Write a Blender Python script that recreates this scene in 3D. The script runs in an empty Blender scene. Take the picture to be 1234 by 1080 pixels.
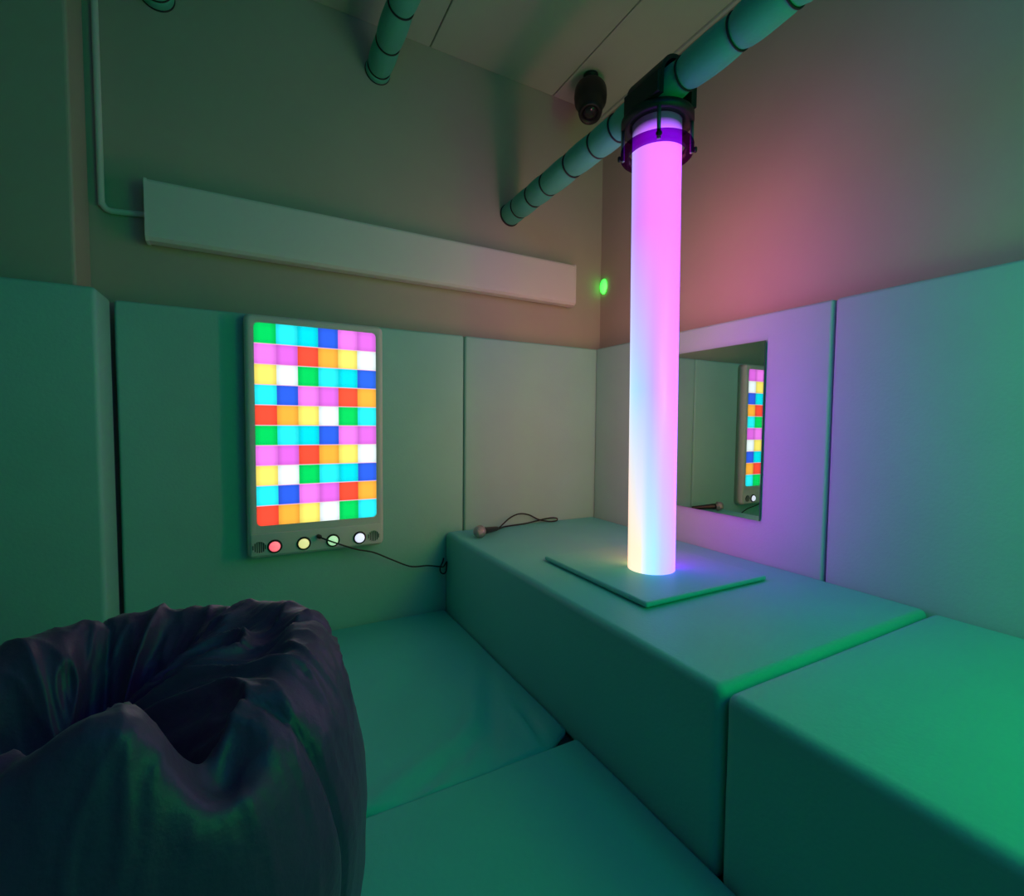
import bpy, bmesh, math, random
from mathutils import Vector, Matrix, noise
random.seed(7)
PI = math.pi
sc = bpy.context.scene
COL = sc.collection

# ------------------------------------------------------------------ helpers
def srgb(r, g, b):
    def f(c):
        c /= 255.0
        return c / 12.92 if c <= 0.04045 else ((c + 0.055) / 1.055) ** 2.4
    return (f(r), f(g), f(b))

def obj(name, bm, mats, parent=None, smooth=True, loc=None):
    me = bpy.data.meshes.new(name)
    bm.normal_update()
    bm.to_mesh(me); bm.free()
    for m in (mats if isinstance(mats, (list, tuple)) else [mats]):
        me.materials.append(m)
    if smooth:
        for p in me.polygons: p.use_smooth = True
    o = bpy.data.objects.new(name, me)
    COL.objects.link(o)
    if parent is not None:
        o.parent = parent
    if loc is not None:
        o.location = loc
    return o

def tag(o, label, cat, group=None):
    o['label'] = label; o['category'] = cat
    if group: o['group'] = group
    return o

def thing(name, label, cat, loc=(0, 0, 0), group=None):
    o = bpy.data.objects.new(name, None)
    o.empty_display_size = 0.05
    COL.objects.link(o); o.location = loc
    return tag(o, label, cat, group)

def struct(name, bm, m, smooth=False):
    o = obj(name, bm, m, smooth=smooth); o['kind'] = 'structure'; return o

def add_box(bm, lo, hi, bevel=0.0, seg=2):
    r = bmesh.ops.create_cube(bm, size=1.0)
    vs = r['verts']
    for v in vs:
        v.co = Vector([lo[i] + (v.co[i] + 0.5) * (hi[i] - lo[i]) for i in range(3)])
    if bevel > 0:
        es = list({e for v in vs for e in v.link_edges})
        bmesh.ops.bevel(bm, geom=es, offset=bevel, segments=seg, affect='EDGES', profile=0.5)

def box(lo, hi, bevel=0.0, seg=2):
    bm = bmesh.new(); add_box(bm, lo, hi, bevel, seg); return bm

def soft_box(lo, hi, r, step=0.06, disp=None):
    """Box with well rounded edges, finely gridded so that it can be puffed and wrinkled."""
    lo = Vector(lo); hi = Vector(hi)
    def ticks(a, b):
        n = max(1, int(math.ceil((b - a - 2 * r) / step)))
        edge = [0, .12, .3, .55, .8]
        t = [a + r * e for e in edge]
        t += [a + r + (b - a - 2 * r) * k / n for k in range(n + 1)]
        t += [b - r * e for e in reversed(edge)]
        return t
    T = [ticks(lo[i], hi[i]) for i in range(3)]
    bm = bmesh.new(); cache = {}
    def vert(i, j, k):
        key = (i, j, k)
        v = cache.get(key)
        if v is None:
            p = Vector((T[0][i], T[1][j], T[2][k]))
            q = Vector([min(max(p[a], lo[a] + r), hi[a] - r) for a in range(3)])
            d = p - q
            n = d.normalized() if d.length > 1e-9 else Vector((0, 0, 1))
            s = q + n * r if d.length > 1e-9 else p
            if disp:
                s = disp(s, n)
            v = cache[key] = bm.verts.new(s)
        return v
    N = [len(t) - 1 for t in T]
    for a in range(3):
        b, c = (a + 1) % 3, (a + 2) % 3
        for side in (0, N[a]):
            for i in range(N[b]):
                for j in range(N[c]):
                    quad = []
                    for (di, dj) in ((0, 0), (1, 0), (1, 1), (0, 1)):
                        ix = [0, 0, 0]; ix[a] = side; ix[b] = i + di; ix[c] = j + dj
                        quad.append(vert(*ix))
                    if side == 0: quad.reverse()
                    bm.faces.new(quad)
    return bm

def catmull(pts, n):
    P = [Vector(p) for p in pts]
    P = [2 * P[0] - P[1]] + P + [2 * P[-1] - P[-2]]
    out = []
    for i in range(1, len(P) - 2):
        for k in range(n):
            t = k / n
            a, b, c, d = P[i - 1], P[i], P[i + 1], P[i + 2]
            out.append(0.5 * ((2 * b) + (c - a) * t + (2 * a - 5 * b + 4 * c - d) * t * t + (3 * b - a - 3 * c + d) * t ** 3))
    out.append(P[-2].copy())
    return out

def add_tube(bm, pts, rad, n=10, caps=True):
    pts = [Vector(p) for p in pts]
    rad = rad if isinstance(rad, (list, tuple)) else [rad] * len(pts)
    rings = []; prev = None
    for i, p in enumerate(pts):
        t = (pts[min(i + 1, len(pts) - 1)] - pts[max(i - 1, 0)]).normalized()
        if prev is None:
            a = Vector((0, 0, 1)) if abs(t.z) < 0.9 else Vector((1, 0, 0))
            u = t.cross(a).normalized()
        else:
            u = (prev - t * prev.dot(t)).normalized()
        prev = u; w = t.cross(u)
        rings.append([bm.verts.new(p + (u * math.cos(2 * PI * k / n) + w * math.sin(2 * PI * k / n)) * rad[i]) for k in range(n)])
    for a, b in zip(rings, rings[1:]):
        for k in range(n):
            bm.faces.new((a[k], a[(k + 1) % n], b[(k + 1) % n], b[k]))
    if caps:
        bm.faces.new(list(reversed(rings[0]))); bm.faces.new(rings[-1])

def tube(pts, rad, n=10, caps=True):
    bm = bmesh.new(); add_tube(bm, pts, rad, n, caps); return bm

def add_lathe(bm, prof, n=48, mat=None, closed=False):
    """prof: (radius, z) pairs turned about z; mat: a matrix applied afterwards."""
    M = mat or Matrix.Identity(4)
    rings = []
    for (r, z) in prof:
        if r < 1e-6:
            rings.append([bm.verts.new(M @ Vector((0, 0, z)))])
        else:
            rings.append([bm.verts.new(M @ Vector((r * math.cos(2 * PI * k / n), r * math.sin(2 * PI * k / n), z))) for k in range(n)])
    pairs = list(zip(rings, rings[1:]))
    if closed: pairs.append((rings[-1], rings[0]))
    for a, b in pairs:
        for k in range(n):
            k2 = (k + 1) % n
            if len(a) == 1 and len(b) == 1: continue
            if len(a) == 1: bm.faces.new((a[0], b[k2], b[k]))
            elif len(b) == 1: bm.faces.new((a[k], a[k2], b[0]))
            else: bm.faces.new((a[k], a[k2], b[k2], b[k]))
    bmesh.ops.recalc_face_normals(bm, faces=bm.faces)

def lathe(prof, n=48, mat=None, closed=False):
    bm = bmesh.new(); add_lathe(bm, prof, n, mat, closed); return bm

def axis_mat(origin, direction):
    q = Vector(direction).normalized().to_track_quat('Z', 'Y')
    return Matrix.Translation(Vector(origin)) @ q.to_matrix().to_4x4()

# ------------------------------------------------------------------ materials
def new_mat(name):
    m = bpy.data.materials.new(name); m.use_nodes = True
    nt = m.node_tree
    return m, nt, nt.nodes['Principled BSDF']

def surface(name, col, rough=0.6, bump_scale=0, bump=0.0, var=0.0, var_scale=3.0, metal=0.0, spec=0.5, sheen=0.0, detail=6.0):
    m, nt, b = new_mat(name)
    b.inputs['Base Color'].default_value = (*col, 1)
    b.inputs['Roughness'].default_value = rough
    b.inputs['Metallic'].default_value = metal
    b.inputs['Specular IOR Level'].default_value = spec
    if sheen:
        b.inputs['Sheen Weight'].default_value = sheen
        b.inputs['Sheen Roughness'].default_value = 0.4
    tc = nt.nodes.new('ShaderNodeTexCoord')
    if var > 0:
        n = nt.nodes.new('ShaderNodeTexNoise'); n.inputs['Scale'].default_value = var_scale; n.inputs['Detail'].default_value = 4
        nt.links.new(tc.outputs['Object'], n.inputs['Vector'])
        r = nt.nodes.new('ShaderNodeValToRGB')
        r.color_ramp.elements[0].position = 0.3; r.color_ramp.elements[1].position = 0.7
        r.color_ramp.elements[0].color = (*[c * (1 - var) for c in col], 1)
        r.color_ramp.elements[1].color = (*[min(1, c * (1 + var)) for c in col], 1)
        nt.links.new(n.outputs['Fac'], r.inputs['Fac'])
        nt.links.new(r.outputs['Color'], b.inputs['Base Color'])
    if bump > 0:
        n = nt.nodes.new('ShaderNodeTexNoise'); n.inputs['Scale'].default_value = bump_scale; n.inputs['Detail'].default_value = detail
        nt.links.new(tc.outputs['Object'], n.inputs['Vector'])
        bp = nt.nodes.new('ShaderNodeBump'); bp.inputs['Strength'].default_value = bump; bp.inputs['Distance'].default_value = 0.01
        nt.links.new(n.outputs['Fac'], bp.inputs['Height'])
        nt.links.new(bp.outputs['Normal'], b.inputs['Normal'])
    return m

def glow(name, col, strength, base=(0.8, 0.8, 0.8)):
    m, nt, b = new_mat(name)
    b.inputs['Base Color'].default_value = (*base, 1)
    b.inputs['Roughness'].default_value = 0.35
    b.inputs['Emission Color'].default_value = (*col, 1)
    b.inputs['Emission Strength'].default_value = strength
    return m

M = {}
M['plaster'] = surface('plaster', (0.47, 0.43, 0.35), 0.9, 26, 0.10, 0.04, 2.0, spec=0.2)
M['ceiling'] = surface('ceiling_board', (0.53, 0.57, 0.50), 0.85, 18, 0.06, 0.04, 2.0, spec=0.2)
M['vinyl'] = surface('mint_vinyl', (0.31, 0.62, 0.55), 0.55, 90, 0.10, 0.03, 3.0, spec=0.3)
M['mat'] = surface('mat_vinyl', (0.10, 0.60, 0.55), 0.55, 60, 0.12, 0.03, 3.0, spec=0.3)
M['bench'] = surface('bench_vinyl', (0.14, 0.58, 0.55), 0.5, 90, 0.10, 0.03, 3.0, spec=0.3)
M['sleeve'] = surface('pipe_sleeve', (0.11, 0.50, 0.38), 0.6, 70, 0.15, 0.06, 6.0, spec=0.3)
M['black'] = surface('black_plastic', (0.008, 0.008, 0.009), 0.5, 120, 0.05)
M['blackmetal'] = surface('black_metal', (0.012, 0.012, 0.014), 0.4, 60, 0.03)
M['rubber'] = surface('black_rubber', (0.012, 0.012, 0.013), 0.55, 80, 0.05)
M['white'] = surface('white_enamel', (0.72, 0.71, 0.66), 0.5, 30, 0.03, 0.02, 2.0, spec=0.3)
M['frame'] = surface('pale_plastic', (0.68, 0.68, 0.64), 0.45, 140, 0.05, 0.02, 4.0, spec=0.3)
M['grille'] = surface('dark_slots', (0.03, 0.035, 0.035), 0.6, 90, 0.05)
M['steel'] = surface('steel_mesh', (0.42, 0.41, 0.42), 0.42, 220, 0.6, metal=0.85)
M['mirror'] = surface('mirror_glass', (0.80, 0.83, 0.80), 0.0, metal=1.0)
M['mirror_edge'] = surface('mirror_edge', (0.05, 0.08, 0.07), 0.2)
M['floor'] = surface('floor_lino', (0.12, 0.13, 0.12), 0.7, 30, 0.05)
M['bag'] = surface('bean_bag_nylon', (0.160, 0.046, 0.135), 0.44, 60, 0.18, 0.08, 5.0, spec=0.36, sheen=0.10)
M['lens'] = surface('dark_lens', (0.02, 0.02, 0.025), 0.12)
def tinted_acrylic(name, col):
    m, nt, b = new_mat(name)
    b.inputs['Base Color'].default_value = (.01, .008, .012, 1); b.inputs['Roughness'].default_value = .25
    t = nt.nodes.new('ShaderNodeBsdfTransparent'); t.inputs['Color'].default_value = (*col, 1)
    x = nt.nodes.new('ShaderNodeMixShader'); x.inputs[0].default_value = .12
    nt.links.new(t.outputs[0], x.inputs[1]); nt.links.new(b.outputs[0], x.inputs[2])
    nt.links.new(x.outputs[0], nt.nodes['Material Output'].inputs['Surface'])
    return m
M['acrylic'] = tinted_acrylic('violet_acrylic', (.50, .055, .58))
M['strap'] = surface('grey_metal', (0.24, 0.24, 0.25), 0.35, 50, 0.03, metal=0.7)

# ------------------------------------------------------------------ room shell
RX, BY = 0.12, 0.11          # plaster faces of the right and the back wall
LX, FY = -4.25, -4.4         # left and front wall
ZC, ZF = 3.21, -0.04
struct('floor', box((LX, FY, ZF - 0.1), (RX, BY, ZF)), M['floor'])
struct('wall_back', box((LX - .1, BY, ZF - .1), (RX + .1, BY + .1, ZC + .1)), M['plaster'])
struct('wall_right', box((RX, FY - .1, ZF - .1), (RX + .1, BY, ZC + .1)), M['plaster'])
struct('wall_left', box((LX - .1, FY - .1, ZF - .1), (LX, BY, ZC + .1)), M['plaster'])
struct('wall_front', box((LX, FY - .1, ZF - .1), (RX, FY, ZC + .1)), M['plaster'])
struct('wall_pilaster', box((LX, -0.105, ZF), (-2.65, BY, ZC), 0.012, 3), M['plaster'])
bm = bmesh.new()
xs = [RX, -0.30, -1.13, -1.96, -2.79, -3.62, LX]
for a, b in zip(xs, xs[1:]):
    add_box(bm, (b + .003, FY, ZC), (a - .003, BY, ZC + .03), 0.003, 1)
add_box(bm, (LX, FY, ZC + .03), (RX, BY, ZC + .1))
struct('ceiling', bm, M['ceiling'])
struct('trim_1', box((RX - .02, FY, ZC - .02), (RX, BY, ZC), 0.005, 2), M['ceiling'])

# ------------------------------------------------------------------ wall pads
P = 1.591
def puff(seed, amp):
    def f(s, n):
        d = noise.noise(Vector((s.x * 1.7 + seed, s.y * 1.7, s.z * 1.7))) * amp
        d += noise.noise(Vector((s.x * 6 + seed, s.y * 6, s.z * 6))) * amp * 0.25
        return s + n * d
    return f
GP = 'padded wall panels'
def wall_pad(lo, hi, seed, label):
    o = obj('wall_pad', soft_box(lo, hi, 0.014, 0.07, puff(seed, 0.002)), M['vinyl'])
    return tag(o, label, 'wall pad', GP)
wall_pad((-0.954, 0.0, ZF), (RX - .001, BY - .001, P), 1, 'pale padded wall panel behind the microphone, right end of the back wall')
wall_pad((-2.558, 0.0, ZF), (-0.961, BY - .001, P), 2, 'wide mint padded wall panel behind the glowing colour grid')
wall_pad((0.001, -1.508, ZF), (RX - .001, -.003, P), 3, 'padded wall panel with the mirror, behind the glowing column')
wall_pad((0.001, -3.2, ZF), (RX - .001, -1.516, P), 4, 'teal and purple lit padded wall panel right of the mirror panel')
# L-shaped pad wrapped round the pilaster
bm = bmesh.new()
prof = [(-3.9, -0.215), (-2.567, -0.215), (-2.567, -0.001), (-2.649, -0.001), (-2.649, -0.106), (-3.9, -0.106)]
bot = [bm.verts.new((x, y, ZF)) for x, y in prof]
f = bm.faces.new(bot)
ex = bmesh.ops.extrude_face_region(bm, geom=[f])
for v in [g for g in ex['geom'] if isinstance(g, bmesh.types.BMVert)]: v.co.z = P
bmesh.ops.recalc_face_normals(bm, faces=bm.faces)
bmesh.ops.bevel(bm, geom=[e for e in bm.edges], offset=0.018, segments=4, affect='EDGES', profile=0.5)
o = obj('wall_pad', bm, M['vinyl']); tag(o, 'dark green padded wall panel wrapped round the corner at the far left', 'wall pad', GP)

# ------------------------------------------------------------------ floor mats
def wrinkled(s, n):
    # the corner by the bench is pulled in a little
    if s.y < -1.15:
        s = s + Vector((0, .050 * math.exp(-((s.x + 1.075) / .075) ** 2) * min(1, (-1.15 - s.y) / .14), 0))
    if n.z > 0.5:
        x, y = s.x, s.y
        d = noise.noise(Vector((x * 2.2, y * 2.2, 3.1))) * 0.006
        # soft folds running towards the near right corner of the mat
        for (ax, ay, ang, w, a, L) in ((-1.27, -1.02, 1.15, .034, .020, .26), (-1.17, -1.16, 1.45, .018, .024, .10), (-1.62, -1.26, .45, .030, .016, .30), (-1.45, -0.62, 1.0, .06, .008, .3), (-1.40, -1.15, .9, .022, .010, .14)):
            dx, dy = x - ax, y - ay
            al = dx * math.cos(ang) + dy * math.sin(ang); ac = -dx * math.sin(ang) + dy * math.cos(ang)
            d -= a * math.exp(-(ac / w) ** 2 - (al / L) ** 2)
            d += a * .6 * math.exp(-((ac - 2 * w) / w) ** 2 - (al / L) ** 2)
        # sags at the seam near the bench corner
        d -= 0.034 * math.exp(-((x + 1.10) / .085) ** 2 - ((y + 1.29) / .05) ** 2)
        d -= 0.022 * math.exp(-((x + 1.45) / .12) ** 2 - ((y + 1.30) / .05) ** 2)
        return s + Vector((0, 0, d))
    return s
o = obj('floor_mat', soft_box((-2.55, -1.298, ZF), (-1.078, -0.004, 0.0), 0.02, 0.018, wrinkled), M['mat'])
tag(o, 'creased teal floor mat against the back wall, beside the bench', 'floor mat', 'floor mats')
o = obj('floor_mat', soft_box((-2.55, -3.1, ZF), (-1.078, -1.306, 0.004), 0.02, 0.07, puff(9, .003)), M['mat'])
tag(o, 'smooth teal floor mat in the foreground, nearest the camera', 'floor mat', 'floor mats')

# ------------------------------------------------------------------ bench
BZ = 0.454
o = obj('padded_bench', soft_box((-1.076, -1.866, ZF), (-0.002, -0.004, BZ), 0.026, 0.05, puff(11, .0022)), M['bench'])
tag(o, 'long padded bench block in the corner, carrying the glowing column', 'bench', 'padded bench blocks')
o = obj('padded_bench', soft_box((-1.076, -3.75, ZF), (-0.002, -1.874, BZ - .003), 0.028, 0.06, puff(12, .004)), M['bench'])
tag(o, 'green lit padded bench block at the lower right edge', 'bench', 'padded bench blocks')
o = obj('seat_cushion', soft_box((-0.880, -1.418, BZ + .0025), (-0.225, -0.768, BZ + .022), 0.009, 0.04, puff(13, .0008)), M['bench'])
tag(o, 'thin square padded cushion around the foot of the glowing column', 'cushion')

# ------------------------------------------------------------------ glowing column
def column_material():
    """Lit tube: ten height bands of LED colour, each running round the tube by angle."""
    m, nt, b = new_mat('column_glow')
    N, L = nt.nodes, nt.links
    b.inputs['Base Color'].default_value = (0.25, 0.25, 0.25, 1); b.inputs['Roughness'].default_value = 0.3
    tc = N.new('ShaderNodeTexCoord'); sp = N.new('ShaderNodeSeparateXYZ'); L.new(tc.outputs['Object'], sp.inputs[0])
    at = N.new('ShaderNodeMath'); at.operation = 'ARCTAN2'; L.new(sp.outputs['Y'], at.inputs[0]); L.new(sp.outputs['X'], at.inputs[1])
    dv = N.new('ShaderNodeMath'); dv.operation = 'DIVIDE'; L.new(at.outputs[0], dv.inputs[0]); dv.inputs[1].default_value = 2 * PI
    fr = N.new('ShaderNodeMath'); fr.operation = 'FRACT'; L.new(dv.outputs[0], fr.inputs[0])
    def ramp(stops):
        r = N.new('ShaderNodeValToRGB'); e = r.color_ramp.elements
        while len(e) > 1: e.remove(e[-1])
        e[0].position = stops[0][0] / 360; e[0].color = (*[c / GAIN for c in stops[0][1]], 1)
        for d, c in stops[1:]:
            k = e.new(d / 360); k.color = (*[q / GAIN for q in c], 1)
        L.new(fr.outputs[0], r.inputs['Fac']); return r.outputs['Color']
    c = None
    for (za, zb), stops in zip(BANDS, (COLUMN['low'], COLUMN['mid'], COLUMN['top'])):
        r = ramp(stops)
        if c is None: c = r; continue
        n = N.new('ShaderNodeMapRange')
        n.inputs['From Min'].default_value = za; n.inputs['From Max'].default_value = zb
        L.new(sp.outputs['Z'], n.inputs['Value'])
        x = N.new('ShaderNodeMix'); x.data_type = 'RGBA'
        L.new(n.outputs[0], x.inputs[0]); L.new(c, x.inputs[6]); L.new(r, x.inputs[7]); c = x.outputs[2]
    L.new(c, b.inputs['Emission Color'])
    top = N.new('ShaderNodeMapRange'); top.inputs['From Min'].default_value = 1.735; top.inputs['From Max'].default_value = 1.79
    top.inputs['To Min'].default_value = GAIN; top.inputs['To Max'].default_value = GAIN * .015
    L.new(sp.outputs['Z'], top.inputs['Value']); L.new(top.outputs[0], b.inputs['Emission Strength'])
    return m
# angles: 0 faces the right wall, 90 the back wall, 135 to 315 faces the room
GAIN = 20.0
BANDS = ((0, 0), (.10, .75), (.75, 1.40))
VIS = {
 'low': [(135, (1.3, .70, .42)), (170, (1.2, .92, .66)), (200, (1.02, .95, .70)), (215, (.55, .90, 1.02)), (232, (.46, .87, 1.1)), (250, (.58, .60, 1.3)), (285, (.75, .42, 1.5)), (315, (.90, .36, 1.6))],
 'mid': [(135, (1.1, .80, .70)), (150, (.60, .85, 1.1)), (180, (.45, .75, 1.2)), (205, (.50, .60, 1.3)), (222, (.60, .42, 1.3)), (245, (1.02, .30, 1.3)), (280, (1.05, .24, 1.4)), (315, (1.05, .20, 1.5))],
 'top': [(135, (.45, .55, 1.3)), (150, (.55, .38, 1.3)), (180, (.75, .25, 1.3)), (215, (1.02, .22, 1.3)), (270, (1.05, .19, 1.3)), (315, (1.1, .16, 1.2))]}
# sectors turned away from the room: 15, 45, 75, 105 and 345 degrees
HID = {'low': [(9.50, 0.00, 6.63), (10.61, 0.61, 1.56), (12.35, 1.75, 0.86), (10.72, 2.96, 1.25), (7.68, 0.00, 10.65)], 'mid': [(10.80, 0.00, 6.28), (11.18, 1.88, 0.90), (10.19, 4.43, 0.82), (7.49, 4.66, 1.93), (4.19, 0.78, 13.09)], 'top': [(10.20, 1.63, 2.18), (7.65, 3.04, 2.30), (6.04, 3.85, 4.91), (3.94, 2.58, 6.23), (9.72, 1.88, 4.70)]}
VG = ((1, 1, 1), (1, 1, 1.8), (1, 1, 2.05))
def full(k):
    h = HID[k]
    seam = tuple((a + b) / 2 for a, b in zip(h[4], h[0]))
    v = [(d, tuple(q * g for q, g in zip(c, VG[0 if d < 205 else 1 if d < 255 else 2]))) for d, c in VIS[k]]
    return [(0, seam), (15, h[0]), (45, h[1]), (75, h[2]), (105, h[3])] + v + [(345, h[4]), (359.99, seam)]
COLUMN = {k: full(k) for k in VIS}
CT = (-0.575, -1.13, BZ + 0.0225)
lamp = thing('column_lamp', 'tall glowing pink column lamp standing on the padded bench', 'column lamp', CT)
lamp.rotation_euler = Vector((0, 0, 1)).rotation_difference(Vector((-0.013, 0.010, 1.68))).to_euler()
TR, TH = 0.0965, 1.832
obj('glowing_tube', lathe([(0, 0), (TR, 0)] + [(TR, TH * k / 24) for k in range(1, 24)] + [(TR, TH - .004), (TR - .004, TH), (0, TH)], 72), column_material(), lamp)
zf = TH
obj('top_flange', lathe([(0, zf + .0005), (.10, zf + .0005), (.10, zf - .022), (.142, zf - .022), (.142, zf + .004), (.136, zf + .009), (0, zf + .009)], 56), M['black'], lamp)
zr = TH - 0.125
obj('clamp_ring', lathe([(.112, zr - .017), (.140, zr - .017), (.143, zr - .012), (.143, zr + .012), (.140, zr + .017), (.112, zr + .017)], 56, closed=True), M['acrylic'], lamp)
for deg in (228, 318, 48, 138):
    a = math.radians(deg); ca, sa = math.cos(a), math.sin(a)
    bm = bmesh.new()
    add_tube(bm, [(ca * .134, sa * .134, zr - .018), (ca * .134, sa * .134, zf - .02)], 0.0075, 8)
    s = obj('tie_rod', bm, M['strap'], lamp)
    kb = lathe([(0, 0), (.010, .001), (.012, .006), (.009, .012), (0, .013)], 14, axis_mat((ca * .142, sa * .142, zr - .006), (ca, sa, 0)))
    obj('bolt_head', kb, M['black'], s)

# ------------------------------------------------------------------ sleeved pipes
PR = 0.060
def sleeved_pipe(x, z, ties, label, ends=FY):
    t = thing('padded_pipe', label, 'pipe', (x, BY, z), 'green padded ceiling pipes')
    ys = sorted(ties, reverse=True)
    pts, rad = [], []
    edges = [BY + .003] + ys + [ends + .005]
    for a, b in zip(edges, edges[1:]):
        n = 9
        for k in range(n):
            u = k / n
            y = a + (b - a) * u
            pts.append((0, y - BY, noise.noise(Vector((x * 3, y * 4, 0))) * .003))
            rad.append(PR + 0.006 * math.sin(PI * u) ** .6 - (0.004 if k == 0 else 0) + noise.noise(Vector((x, y * 9, 1))) * .0025)
    pts.append((0, ends + .005 - BY, 0)); rad.append(PR)
    obj('sleeve', tube(pts, rad, 28), M['sleeve'], t)
    for y in ys:
        prof = [(PR - .004, -.0025), (PR + .0025, -.0025), (PR + .0025, .0025), (PR - .004, .0025)]
        k = obj('cable_tie', lathe(prof, 40, axis_mat((0, y - BY, 0), (0, 1, 0)), closed=True), M['rubber'], t)
    obj('wall_collar', lathe([(PR + .0005, -.008), (PR + .005, -.008), (PR + .008, -.004), (PR + .008, -.001), (PR + .0005, -.001)], 40, axis_mat((0, 0, 0), (0, 1, 0)), closed=True), M['rubber'], t)
    return t
sleeved_pipe(-0.61, 2.388, [-.014, -.182, -.34, -.561, -.759, -.906, -1.283, -1.501, -1.687, -1.93, -2.2, -2.5, -2.8, -3.1, -3.4, -3.7], 'green padded pipe with black ties running above the glowing column')
sleeved_pipe(-1.425, 2.975, [.07, -.12, -.36, -.6, -.85, -1.1, -1.4, -1.7, -2.0, -2.4, -2.8, -3.2, -3.6], 'short visible end of green padded pipe at the top, above the glowing colour grid')
sleeved_pipe(-2.392, 2.968, [.06, -.14, -.38, -.65, -.9, -1.2, -1.5, -1.8, -2.2, -2.6, -3.0, -3.4], 'dark pipe end just showing at the top edge, beside the thin white conduit')

br = thing('pipe_bracket', 'black clamp bracket between the padded pipe and the glowing column', 'bracket', (-0.61, -1.145, 2.320))
zc_ = .068
def saddle_profile(R, a0):
    return [(R * math.cos(math.radians(a)), zc_ + R * math.sin(math.radians(a))) for a in range(0, 181, 10)]
bm = bmesh.new()
out = [(.090, -.003)] + saddle_profile(.090, 0) + [(-.090, -.003)]
inn = [(.074, -.003)] + saddle_profile(.074, 0) + [(-.074, -.003)]
A = [[[bm.verts.new((x, y, z)) for x, z in pr] for pr in (out, inn)] for y in (-.10, .085)]
n = len(out)
for k in range(n - 1):
    bm.faces.new((A[0][0][k], A[0][0][k + 1], A[1][0][k + 1], A[1][0][k]))
    bm.faces.new((A[0][1][k], A[0][1][k + 1], A[1][1][k + 1], A[1][1][k]))
    for y in (0, 1): bm.faces.new((A[y][0][k], A[y][0][k + 1], A[y][1][k + 1], A[y][1][k]))
for k in (0, n - 1): bm.faces.new((A[0][0][k], A[0][1][k], A[1][1][k], A[1][0][k]))
bmesh.ops.recalc_face_normals(bm, faces=bm.faces)
obj('saddle', bm, M['black'], br, smooth=False)
for sx in (-1, 1):
    obj('side_plate', box((min(sx * .090, sx * .104), -.10, -.003), (max(sx * .090, sx * .104), .085, .075), .003, 2), M['black'], br, smooth=False)

# ------------------------------------------------------------------ light panel
PX0, PX1, PZ0, PZ1 = -2.079, -1.446, 0.434, 1.580
PYF = -0.077
lp = thing('light_panel', 'wall panel of glowing colour squares with four lit buttons', 'light panel', ((PX0 + PX1) / 2, 0, PZ0))
def rounded_rect(x0, x1, z0, z1, r, n=8):
    out = []
    for cx, cz, a0 in ((x1 - r, z1 - r, 0), (x0 + r, z1 - r, 90), (x0 + r, z0 + r, 180), (x1 - r, z0 + r, 270)):
        for k in range(n + 1):
            a = math.radians(a0 + 90 * k / n)
            out.append((cx + r * math.cos(a), cz + r * math.sin(a)))
    return out
ox, oz = (PX0 + PX1) / 2, PZ0
SX0, SX1, SZ0, SZ1 = -2.0425 - ox, -1.480 - ox, 0.584 - oz, 1.5445 - oz
bm = bmesh.new()
lev = []
for (g, y) in ((.0, -.001), (.0, PYF + .022), (.004, PYF + .009), (.012, PYF + .002), (.020, PYF)):
    lev.append([bm.verts.new((x, y, z)) for x, z in rounded_rect(PX0 - ox + g, PX1 - ox - g, PZ0 - oz + g, PZ1 - oz - g, .030 - g * .6)])
for (g, y) in ((0.0, PYF), (.004, PYF + .006)):
    lev.append([bm.verts.new((x, y, z)) for x, z in rounded_rect(SX0 + g, SX1 - g, SZ0 + g, SZ1 - g, .022)])
for a, b in zip(lev, lev[1:]):
    n = len(a)
    for k in range(n): bm.faces.new((a[k], a[(k + 1) % n], b[(k + 1) % n], b[k]))
bm.faces.new(lev[0]); bm.faces.new(lev[-1])
bmesh.ops.recalc_face_normals(bm, faces=bm.faces)
fr_ = obj('frame', bm, M['frame'], lp)
md = fr_.modifiers.new('ws', 'WEIGHTED_NORMAL'); md.keep_sharp = True
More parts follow.
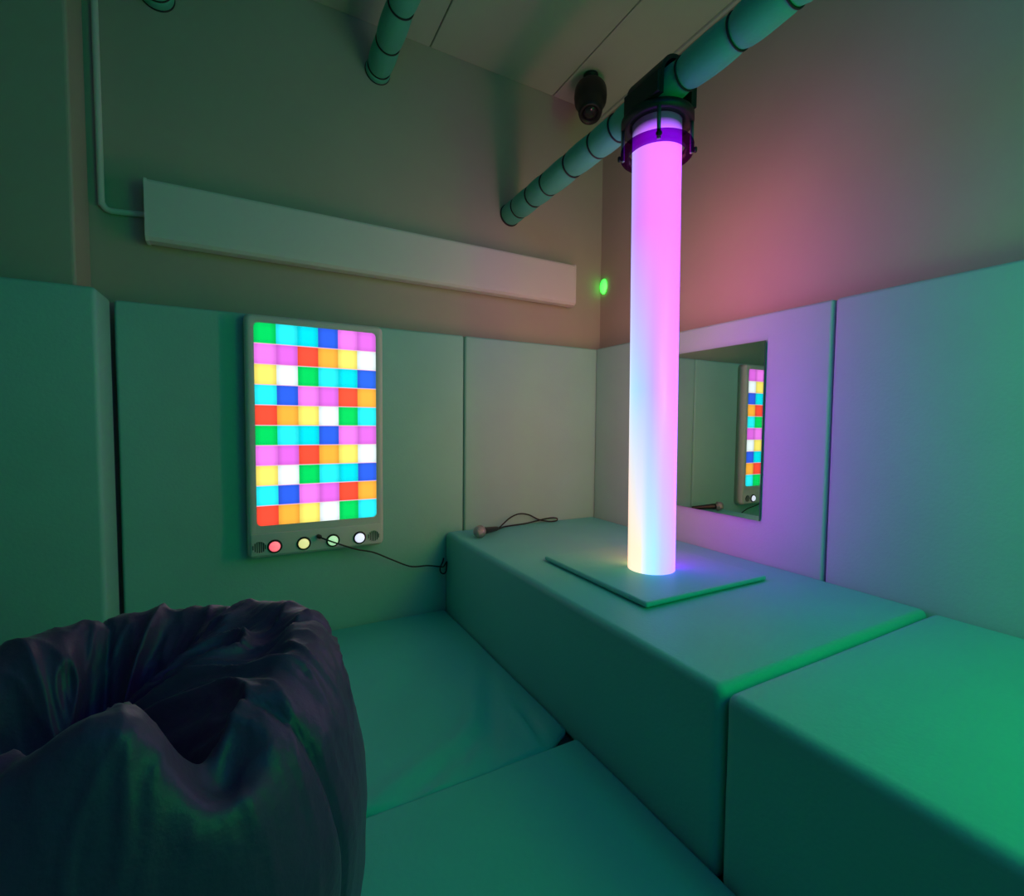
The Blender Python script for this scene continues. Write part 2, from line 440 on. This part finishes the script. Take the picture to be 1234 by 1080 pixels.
# screen: six by ten colour cells in one mesh
CODES = ['GCcBPp', 'PpROYW', 'YWGCcB', 'CBPpRO', 'ROYWGC', 'GCcBPp', 'PpROYW', 'YWGCcB', 'CBPpRO', 'ROYWGC']
CELL = {'G': srgb(0, 215, 95), 'C': srgb(40, 240, 250), 'c': srgb(0, 225, 240), 'B': srgb(45, 95, 235), 'P': srgb(245, 125, 245), 'p': srgb(228, 105, 232), 'R': srgb(255, 78, 55), 'O': srgb(255, 178, 62), 'Y': srgb(255, 236, 110), 'W': srgb(240, 252, 255)}
keys = list(CELL)
cell_m = []
def cell_glow(name, col):
    m = glow(name, col, 1.1, (.02, .02, .02)); nt = m.node_tree; N, L = nt.nodes, nt.links
    tc = N.new('ShaderNodeTexCoord'); sp = N.new('ShaderNodeSeparateXYZ'); L.new(tc.outputs['Object'], sp.inputs[0])
    prod = None
    for ax, o0, w0 in (('X', SX0 + .004, (SX1 - SX0 - .008) / 6), ('Z', SZ0 + .004, (SZ1 - SZ0 - .008) / 10)):
        a = N.new('ShaderNodeMath'); a.operation = 'SUBTRACT'; a.inputs[1].default_value = o0; L.new(sp.outputs[ax], a.inputs[0])
        d = N.new('ShaderNodeMath'); d.operation = 'DIVIDE'; d.inputs[1].default_value = w0; L.new(a.outputs[0], d.inputs[0])
        f = N.new('ShaderNodeMath'); f.operation = 'PINGPONG'; f.inputs[1].default_value = .5; L.new(d.outputs[0], f.inputs[0])
        r = N.new('ShaderNodeMapRange'); r.interpolation_type = 'SMOOTHSTEP'; r.inputs['From Max'].default_value = .30
        r.inputs['To Min'].default_value = .80 if ax == 'X' else .92; r.inputs['To Max'].default_value = 1.06; L.new(f.outputs[0], r.inputs['Value'])
        if prod is None: prod = r.outputs[0]
        else:
            q = N.new('ShaderNodeMath'); q.operation = 'MULTIPLY'; L.new(prod, q.inputs[0]); L.new(r.outputs[0], q.inputs[1])
            q2 = N.new('ShaderNodeMath'); q2.operation = 'MULTIPLY'; q2.inputs[1].default_value = 1.1; L.new(q.outputs[0], q2.inputs[0])
            L.new(q2.outputs[0], nt.nodes['Principled BSDF'].inputs['Emission Strength'])
    return m
for k in keys:
    cell_m.append(cell_glow('cell_' + {'G': 'green', 'C': 'cyan', 'c': 'deep_cyan', 'B': 'blue', 'P': 'pink', 'p': 'deep_pink', 'R': 'red', 'O': 'orange', 'Y': 'yellow', 'W': 'white'}[k], CELL[k]))
seam_h = glow('cell_bleed', srgb(255, 196, 226), 1.0, (.02, .02, .02))
bm = bmesh.new()
g = .004; x0, x1, z0, z1 = SX0 + g, SX1 - g, SZ0 + g, SZ1 - g
cw, ch = (x1 - x0) / 6, (z1 - z0) / 10
rc = .020; ys = PYF + .004
def cell_poly(i, j):
    a, b = x0 + i * cw, x0 + (i + 1) * cw
    t, s = z1 - j * ch, z1 - (j + 1) * ch
    e = .0017
    tt = t - (e if j > 0 else 0); ss = s + (e if j < 9 else 0)
    pts = []
    def corner(px, pz, sx, sz, on):
        if not on: return [(px, pz)]
        cx, cz = px - sx * rc, pz - sz * rc
        res = [(cx + rc * sx * math.cos(q), cz + rc * sz * math.sin(q)) for q in [PI / 2 * k / 6 for k in range(7)]]
        return res if sx * sz > 0 else list(reversed(res))
    pts += corner(b, tt, 1, 1, (i, j) == (5, 0))
    pts += corner(a, tt, -1, 1, (i, j) == (0, 0))
    pts += corner(a, ss, -1, -1, (i, j) == (0, 9))
    pts += corner(b, ss, 1, -1, (i, j) == (5, 9))
    return pts
for j in range(10):
    for i in range(6):
        f = bm.faces.new([bm.verts.new((x, ys, z)) for x, z in cell_poly(i, j)])
        f.material_index = keys.index(CODES[j][i])
    if j < 9:
        zc_ = z1 - (j + 1) * ch
        f = bm.faces.new([bm.verts.new(q) for q in ((x0, ys, zc_ + .0017), (x1, ys, zc_ + .0017), (x1, ys, zc_ - .0017), (x0, ys, zc_ - .0017))])
        f.material_index = len(keys)
bmesh.ops.recalc_face_normals(bm, faces=bm.faces)
for f in bm.faces:
    if f.normal.y > 0: f.normal_flip()
obj('screen', bm, cell_m + [seam_h], lp, smooth=False)
# control strip with groove, buttons, loudspeaker slots
zg = 0.553 - oz
obj('control_strip', box((PX0 - ox + .012, PYF - .006, PZ0 - oz + .012), (PX1 - ox - .012, PYF + .004, zg), .006, 3), M['frame'], lp)
PB = PYF - .006
for x, c, s, lab in ((-1.9655, srgb(255, 90, 115), 1.0, 'red lit button'), (-1.838, srgb(225, 225, 140), .9, 'yellow lit button'), (-1.703, srgb(165, 225, 165), .9, 'green lit button'), (-1.573, srgb(225, 228, 255), 1.0, 'white lit button')):
    Mx = axis_mat((x - ox, PB, 0.487 - oz), (0, -1, 0))
    bt = obj('button', lathe([(0, .016), (.012, .0145), (.021, .010), (.0245, .004), (.0245, -.001)], 32, Mx), glow('button_glow', c, s), lp)
    bt['label'] = lab
    obj('bezel', lathe([(.0245, -.001), (.0245, .006), (.031, .005), (.033, .0), (.033, -.001)], 32, Mx, closed=True), M['rubber'], bt)
for x in (-2.031, -1.502):
    bm = bmesh.new(); cz = .489 - oz; R = .028
    add_lathe(bm, [(0, .0002), (R + .003, .0002), (R + .003, .0012), (R, .0018), (R, .0010), (0, .0010)], 32, axis_mat((x - ox, PB, cz), (0, -1, 0)))
    sg = obj('speaker_grille', bm, M['frame'], lp)
    bm = bmesh.new()
    for k in range(7):
        dx = (k - 3) * .0086
        h = math.sqrt(max(R * R - dx * dx, 0)) * .92
        add_box(bm, (x - ox + dx - .0022, PB - .0022, cz - h), (x - ox + dx + .0022, PB - .0008, cz + h))
    obj('slot', bm, M['grille'], sg, smooth=False)

# ------------------------------------------------------------------ cable from the panel
cb = thing('cable', 'thin black cable plugged in between the lit buttons, sagging to the bench', 'cable', (-1.771, PB - .003, .516))
def loc(p): return (p[0] + 1.771, p[1] - PB + .003, p[2] - .516)
obj('plug', lathe([(0, .030), (.006, .029), (.008, .020), (.0105, .018), (.0105, .0), (0, 0)], 20, axis_mat((0, 0, 0), (.25, -1, .0))), M['rubber'], cb)
wire = [(-1.764, PB - .028, .514), (-1.738, PB - .040, .503), (-1.705, PB - .042, .487), (-1.647, PB - .034, .459), (-1.586, PB - .02, .431), (-1.50, -.08, .400), (-1.40, -.07, .345), (-1.297, -.06, .293), (-1.20, -.055, .283), (-1.135, -.05, .268),
        (-1.107, -.05, .262), (-1.094, -.05, .275), (-1.086, -.055, .290), (-1.087, -.055, .262), (-1.090, -.055, .235), (-1.100, -.05, .222), (-1.118, -.05, .230), (-1.122, -.045, .250), (-1.112, -.035, .268), (-1.097, -.022, .283), (-1.087, -.010, .30)]
obj('wire', tube([loc(p) for p in catmull(wire, 8)], .0042, 8), M['rubber'], cb)

# ------------------------------------------------------------------ microphone on the bench
mh = Vector((-0.968, -0.243, BZ + .0365)); mt = Vector((-0.806, -0.140, BZ + .018))
mic = thing('microphone', 'black handheld microphone with silver mesh head lying on the bench', 'microphone', mh)
dr = (mt - mh).normalized(); Lm = (mt - mh).length
obj('handle', lathe([(0, .024), (.021, .024), (.022, .040), (.0195, .06), (.0125, Lm - .01), (.011, Lm), (0, Lm + .002)], 28, axis_mat((0, 0, 0), dr)), M['blackmetal'], mic)
obj('mesh_head', lathe([(.0, -.034), (.012, -.0325), (.022, -.027), (.030, -.015), (.0325, 0), (.030, .014), (.024, .024), (.0, .026)], 28, axis_mat((0, 0, 0), dr)), M['steel'], mic)
obj('head_band', lathe([(.0318, .004), (.0345, .006), (.0345, .013), (.0305, .015)], 28, axis_mat((0, 0, 0), dr), closed=True), M['steel'], mic)
z = BZ + .0075
lead = [mt, (-.775, -.118, z + .013), (-.74, -.085, z + .02), (-.66, -.035, z + .045), (-.59, -.018, z + .058), (-.52, -.016, z + .045), (-.455, -.022, z + .012), (-.40, -.055, z), (-.345, -.062, z), (-.315, -.03, z + .005), (-.335, -.012, z + .010), (-.40, -.012, z + .008), (-.48, -.030, z + .004), (-.57, -.05, z), (-.66, -.062, z), (-.72, -.072, z), (-.755, -.092, z), (-.79, -.118, z)]
obj('lead', tube([Vector(p) - mh for p in catmull(lead, 8)], .0042, 8), M['rubber'], mic)

# ------------------------------------------------------------------ mirror on the right pad
bm = box((-.012, -1.231, .645), (-.0035, -.715, 1.466))
for v in bm.verts: v.co.x += (v.co.y + .973) * .0085      # hangs a hair out of parallel
for f in bm.faces: f.material_index = 0 if f.normal.x < -.5 else 1
o = obj('mirror', bm, [M['mirror'], M['mirror_edge']], smooth=False)
tag(o, 'flush rectangular mirror on the padded wall behind the glowing column', 'mirror')

# ------------------------------------------------------------------ long white case and conduit
case = thing('wall_case', 'long white horizontal case on the back wall above the colour panel', 'wall case', (-2.445, BY, 1.863))
cl = 2.445 - 0.165; ch_ = 0.262
prof = [(-.001, 0.03), (-.012, .008), (-.05, .0), (-.085, .004), (-.098, .018), (-.100, .04), (-.100, ch_ - .012), (-.096, ch_ - .002), (-.085, ch_), (-.001, ch_)]
def case_slab(xa, xb, grow):
    bm = bmesh.new(); cy, cz = -.05, ch_ / 2
    A, B = [[bm.verts.new((x, min(-.0005, cy + (y - cy) * grow), cz + (z - cz) * grow)) for y, z in prof] for x in (xa, xb)]
    n = len(A)
    for k in range(n): bm.faces.new((A[k], A[(k + 1) % n], B[(k + 1) % n], B[k]))
    bm.faces.new(list(reversed(A))); bm.faces.new(B)
    bmesh.ops.recalc_face_normals(bm, faces=bm.faces); return bm
obj('casing', case_slab(.010, cl - .010, 1.0), M['white'], case, smooth=False)
obj('end_cap', case_slab(0, .010, 1.03), M['white'], case, smooth=False)
obj('end_cap', case_slab(cl - .010, cl, 1.03), M['white'], case, smooth=False)
cp = catmull([(-2.608, BY - .013, ZC), (-2.607, BY - .013, 2.6), (-2.606, BY - .013, 2.06), (-2.603, BY - .013, 2.015), (-2.586, BY - .013, 1.992), (-2.55, BY - .013, 1.990), (-2.446, BY - .013, 1.999)], 8)
o = obj('conduit', tube(cp, .0125, 12), M['white'])
tag(o, 'thin white conduit running down the back wall into the long case', 'conduit')

# ------------------------------------------------------------------ black ceiling spotlight
sp_ = thing('spotlight', 'small black spotlight hanging under the ceiling beside the column top', 'spotlight', (-0.20, -0.16, ZC))
obj('mount', lathe([(0, 0), (.045, 0), (.045, -.012), (.030, -.018), (.030, -.07), (0, -.07)], 28), M['black'], sp_)
dm = axis_mat((0, 0, -.105), Vector((-.26, -.34, -1)))
sb = obj('lamp_body', lathe([(0, -.052), (.055, -.05), (.084, -.036), (.097, -.01), (.099, .03), (.096, .07), (.084, .095), (.076, .115), (.072, .16), (.066, .185), (.054, .190), (.050, .178), (0, .176)], 36, dm), M['black'], sp_)
obj('lens', lathe([(0, .186), (.02, .185), (.045, .179), (.045, .177), (0, .177)], 28, dm), M['lens'], sp_)

# ------------------------------------------------------------------ bright green spot on the wall, shaped as a glowing dome
gl = thing('green_spot', 'small glowing green spot on the wall by the room corner', 'indicator light', (RX, 0.066, 2.04))
obj('housing', lathe([(0, -.002), (.030, -.002), (.030, .006), (.026, .008), (0, .008)], 24, axis_mat((0, 0, 0), (-1, 0, 0))), M['white'], gl)
Ml = Matrix.Translation((-.008, 0, 0)) @ Matrix.Diagonal((1, 1.0, 1.55, 1)) @ axis_mat((0, 0, 0), (-1, 0, 0))
obj('lens', lathe([(0, .020), (.018, .017), (.030, .010), (.034, 0), (0, 0)], 28, Ml), glow('green_glow', (0.0, .72, .03), 3.0), gl)

# ------------------------------------------------------------------ bean bag
BC = Vector((-2.265, -1.55, 0.006)); BR = 0.42
def gauss(a, w): return math.exp(-(a / w) ** 2)
def adiff(a, b): return (a - b + PI) % (2 * PI) - PI
def ridged(p): return 1 - abs(noise.noise(p)) * 2
def bag_point(th, t):
    D = math.radians
    # how far the rim is raised or lowered round the bag
    notch = gauss(adiff(th, D(-60)), D(10))
    near = gauss(adiff(th, D(-80)), D(20))
    left = gauss(adiff(th, D(165)), D(45)) + .6 * gauss(adiff(th, D(-125)), D(28))
    right = gauss(adiff(th, D(5)), D(58)) * (1 - notch)
    zr = 0.648 + .062 * near - .045 * left - .085 * notch + .010 * math.sin(3 * th + 1)
    R = BR * (1 + .02 * math.sin(2 * th + .6) + .012 * math.sin(5 * th))
    inner = .50 + .06 * near
    dip = .33
    prof = [(0, 0), (.55 * R, 0.0), (.86 * R, .006), (.965 * R, .07), (1.0 * R, .20), (1.0 * R, .34), (.97 * R, .45), (.91 * R, .55), (.80 * R, zr - .022), (.68 * R, zr), (inner * R * 1.08, zr - .035 - .10 * notch), (.34 * R, zr - .16 - .09 * notch + .115 * right), (.16 * R, dip + .05 + .17 * right), (0.0, dip)]
    n = len(prof) - 1
    u = t * n; i = min(int(u), n - 1); f = u - i
    g = lambda k: prof[min(max(k, 0), n)]
    a, b, c, d = g(i - 1), g(i), g(i + 1), g(i + 2)
    if i == 0: a = (-prof[1][0], prof[1][1])
    if i == n - 1: d = (-prof[n - 1][0], prof[n - 1][1])
    cr = lambda q: .5 * (2 * b[q] + (c[q] - a[q]) * f + (2 * a[q] - 5 * b[q] + 4 * c[q] - d[q]) * f * f + (3 * b[q] - a[q] - 3 * c[q] + d[q]) * f ** 3)
    return cr(0), cr(1)
def bag_vertex(th, t):
    r, z = bag_point(th, t)
    e = 1e-3
    r1, z1_ = bag_point(th, min(1, t + e)); r0, z0_ = bag_point(th, max(0, t - e))
    tx, tz = r1 - r0, z1_ - z0_
    L = math.hypot(tx, tz) or 1
    nr, nz = tz / L, -tx / L
    if t > .985 or t < .015: nr, nz = 0, (1 if t > .5 else -1)
    p = Vector((r * math.cos(th), r * math.sin(th), z))
    if t > .5: p += Vector((-.048, .01, 0)) * max(0, 1 - r / (.62 * BR)) ** .8
    inner = max(0, min(1, (t - .62) / .12)) * (1 - max(0, min(1, (t - .93) / .07)))
    top = max(0, min(1, (t - .45) / .12))
    side = 1 - top
    w = noise.noise(p * 4.0 + Vector((3, 1, 7))) * .016 * (t > .12)
    # folds that run out of the seat hollow
    q = th * 2.6 + noise.noise(p * 5) * .9
    fold = ridged(Vector((math.cos(th) * 2.1 + 5, math.sin(th) * 2.1, r * 1.6 + noise.noise(p * 6) * .5)))
    w += inner * .038 * (fold ** 3 - .35)
    # fine creases, drawn out from the hollow towards the outside
    wv = noise.noise(p * 5) * .9
    c1 = ridged(Vector((math.cos(th) * 5.5 + wv, math.sin(th) * 5.5 - wv, t * 6)))
    c2 = ridged(Vector((math.cos(th) * 11 - wv, math.sin(th) * 11 + wv, t * 8 + 3)))
    rough = .35 + .65 * gauss(adiff(th, math.radians(25)), math.radians(75))
    w += top * rough * (.010 * max(c1, 0) ** 3 + .0035 * max(c2, 0) ** 3)
    w += side * (t > .15) * (.002 * max(c1, 0) ** 4 + .001 * max(c2, 0) ** 3)
    # sewn seams
    for sa in (-41, 8, 57, 106, 155, 204, 253):
        sa_ = math.radians(sa) + .10 * math.sin(t * 5)
        dth = adiff(th, sa_) * max(r, .05)
        if .12 < t < .9: w -= .010 * gauss(dth, .006) + .004 * gauss(dth, .02)
    p += Vector((math.cos(th) * nr, math.sin(th) * nr, nz)) * w
    p.z = max(p.z, 0.0)
    return p
bm = bmesh.new()
NT, NS = 340, 210
rings = []
for s in range(1, NS):
    t = s / NS
    rings.append([bm.verts.new(bag_vertex(2 * PI * k / NT, t)) for k in range(NT)])
for a, b in zip(rings, rings[1:]):
    for k in range(NT):
        bm.faces.new((a[k], a[(k + 1) % NT], b[(k + 1) % NT], b[k]))
cb_ = bm.verts.new(bag_vertex(0, 0)); ct_ = bm.verts.new(sum((v.co for v in rings[-1]), Vector()) / NT)
for k in range(NT):
    bm.faces.new((cb_, rings[0][(k + 1) % NT], rings[0][k]))
    bm.faces.new((rings[-1][k], rings[-1][(k + 1) % NT], ct_))
bmesh.ops.recalc_face_normals(bm, faces=bm.faces)
o = obj('bean_bag', bm, M['bag'], loc=BC)
tag(o, 'dark grey slumped bean bag with a deep seat hollow on the floor mat', 'bean bag')

# ------------------------------------------------------------------ unseen point lamps fitted to the green light, plus added blue fills
def lamp_light(name, kind, loc, col, power, size=.1, rot=None, **kw):
    d = bpy.data.lights.new(name, kind); d.energy = power; d.color = col
    if kind in ('POINT', 'SPOT'): d.shadow_soft_size = size
    if kind == 'AREA': d.size = size; d.size_y = kw.get('size_y', size); d.shape = 'RECTANGLE'
    if kind == 'SPOT': d.spot_size = kw.get('angle', 1.2); d.spot_blend = .8
    o = bpy.data.objects.new(name, d); COL.objects.link(o); o.location = loc
    if rot is not None:
        o.rotation_euler = (Vector(rot) - Vector(loc)).to_track_quat('-Z', 'Y').to_euler()
    return o
lamp_light('bench_mid_lamp', 'POINT', (-0.35, -2.9, 1.3), (0.000, 1.000, 0.000), 10.04, 0.12)
lamp_light('bench_front_lamp', 'POINT', (-0.75, -2.95, 1.0), (0.000, 1.000, 0.000), 3.12, 0.12)
lamp_light('right_high_lamp', 'POINT', (-0.25, -3.2, 1.9), (0.000, 1.000, 0.000), 6.36, 0.15)
lamp_light('bench_over_fill', 'POINT', (-0.7, -3.0, 2.2), (0.000, 0.000, 1.000), 4.28, 0.15)  # added blue fill above the bench, its power fitted to the wall colours
lamp_light('wall_blue_lamp', 'POINT', (-0.9, -2.75, 1.5), (0.000, 1.000, 0.301), 6.03, 0.12)
lamp_light('room_over_fill', 'POINT', (-1.6, -3.3, 2.7), (0.000, 0.000, 1.000), 8.56, 0.2)  # added blue fill high behind the camera, not a known fixture
w = bpy.data.worlds.new('world'); sc.world = w; w.use_nodes = True
w.node_tree.nodes['Background'].inputs[0].default_value = (.0, .0, .0, 1)

# ------------------------------------------------------------------ camera
cd = bpy.data.cameras.new('camera'); co = bpy.data.objects.new('camera', cd); COL.objects.link(co)
yaw, pit, rol = .4960, -.0501, .0087
fw = Vector((math.sin(yaw) * math.cos(pit), math.cos(yaw) * math.cos(pit), math.sin(pit)))
rt = Vector((math.cos(yaw), -math.sin(yaw), 0)); up = rt.cross(fw)
r2 = rt * math.cos(rol) + up * math.sin(rol); u2 = up * math.cos(rol) - rt * math.sin(rol)
mw = Matrix.Identity(4)
for i in range(3):
    mw[i][0] = r2[i]; mw[i][1] = u2[i]; mw[i][2] = -fw[i]
mw.translation = (-2.0453, -2.6007, 1.08)
co.matrix_world = mw
cd.sensor_width = 36; cd.lens = 575.49 / 1234 * 36; cd.clip_start = .02
sc.camera = co

sc.view_settings.view_transform = 'Standard'
sc.view_settings.look = 'None'
sc.view_settings.exposure = 0.0
sc.view_settings.gamma = 1.0
sc.view_settings.use_curve_mapping = False
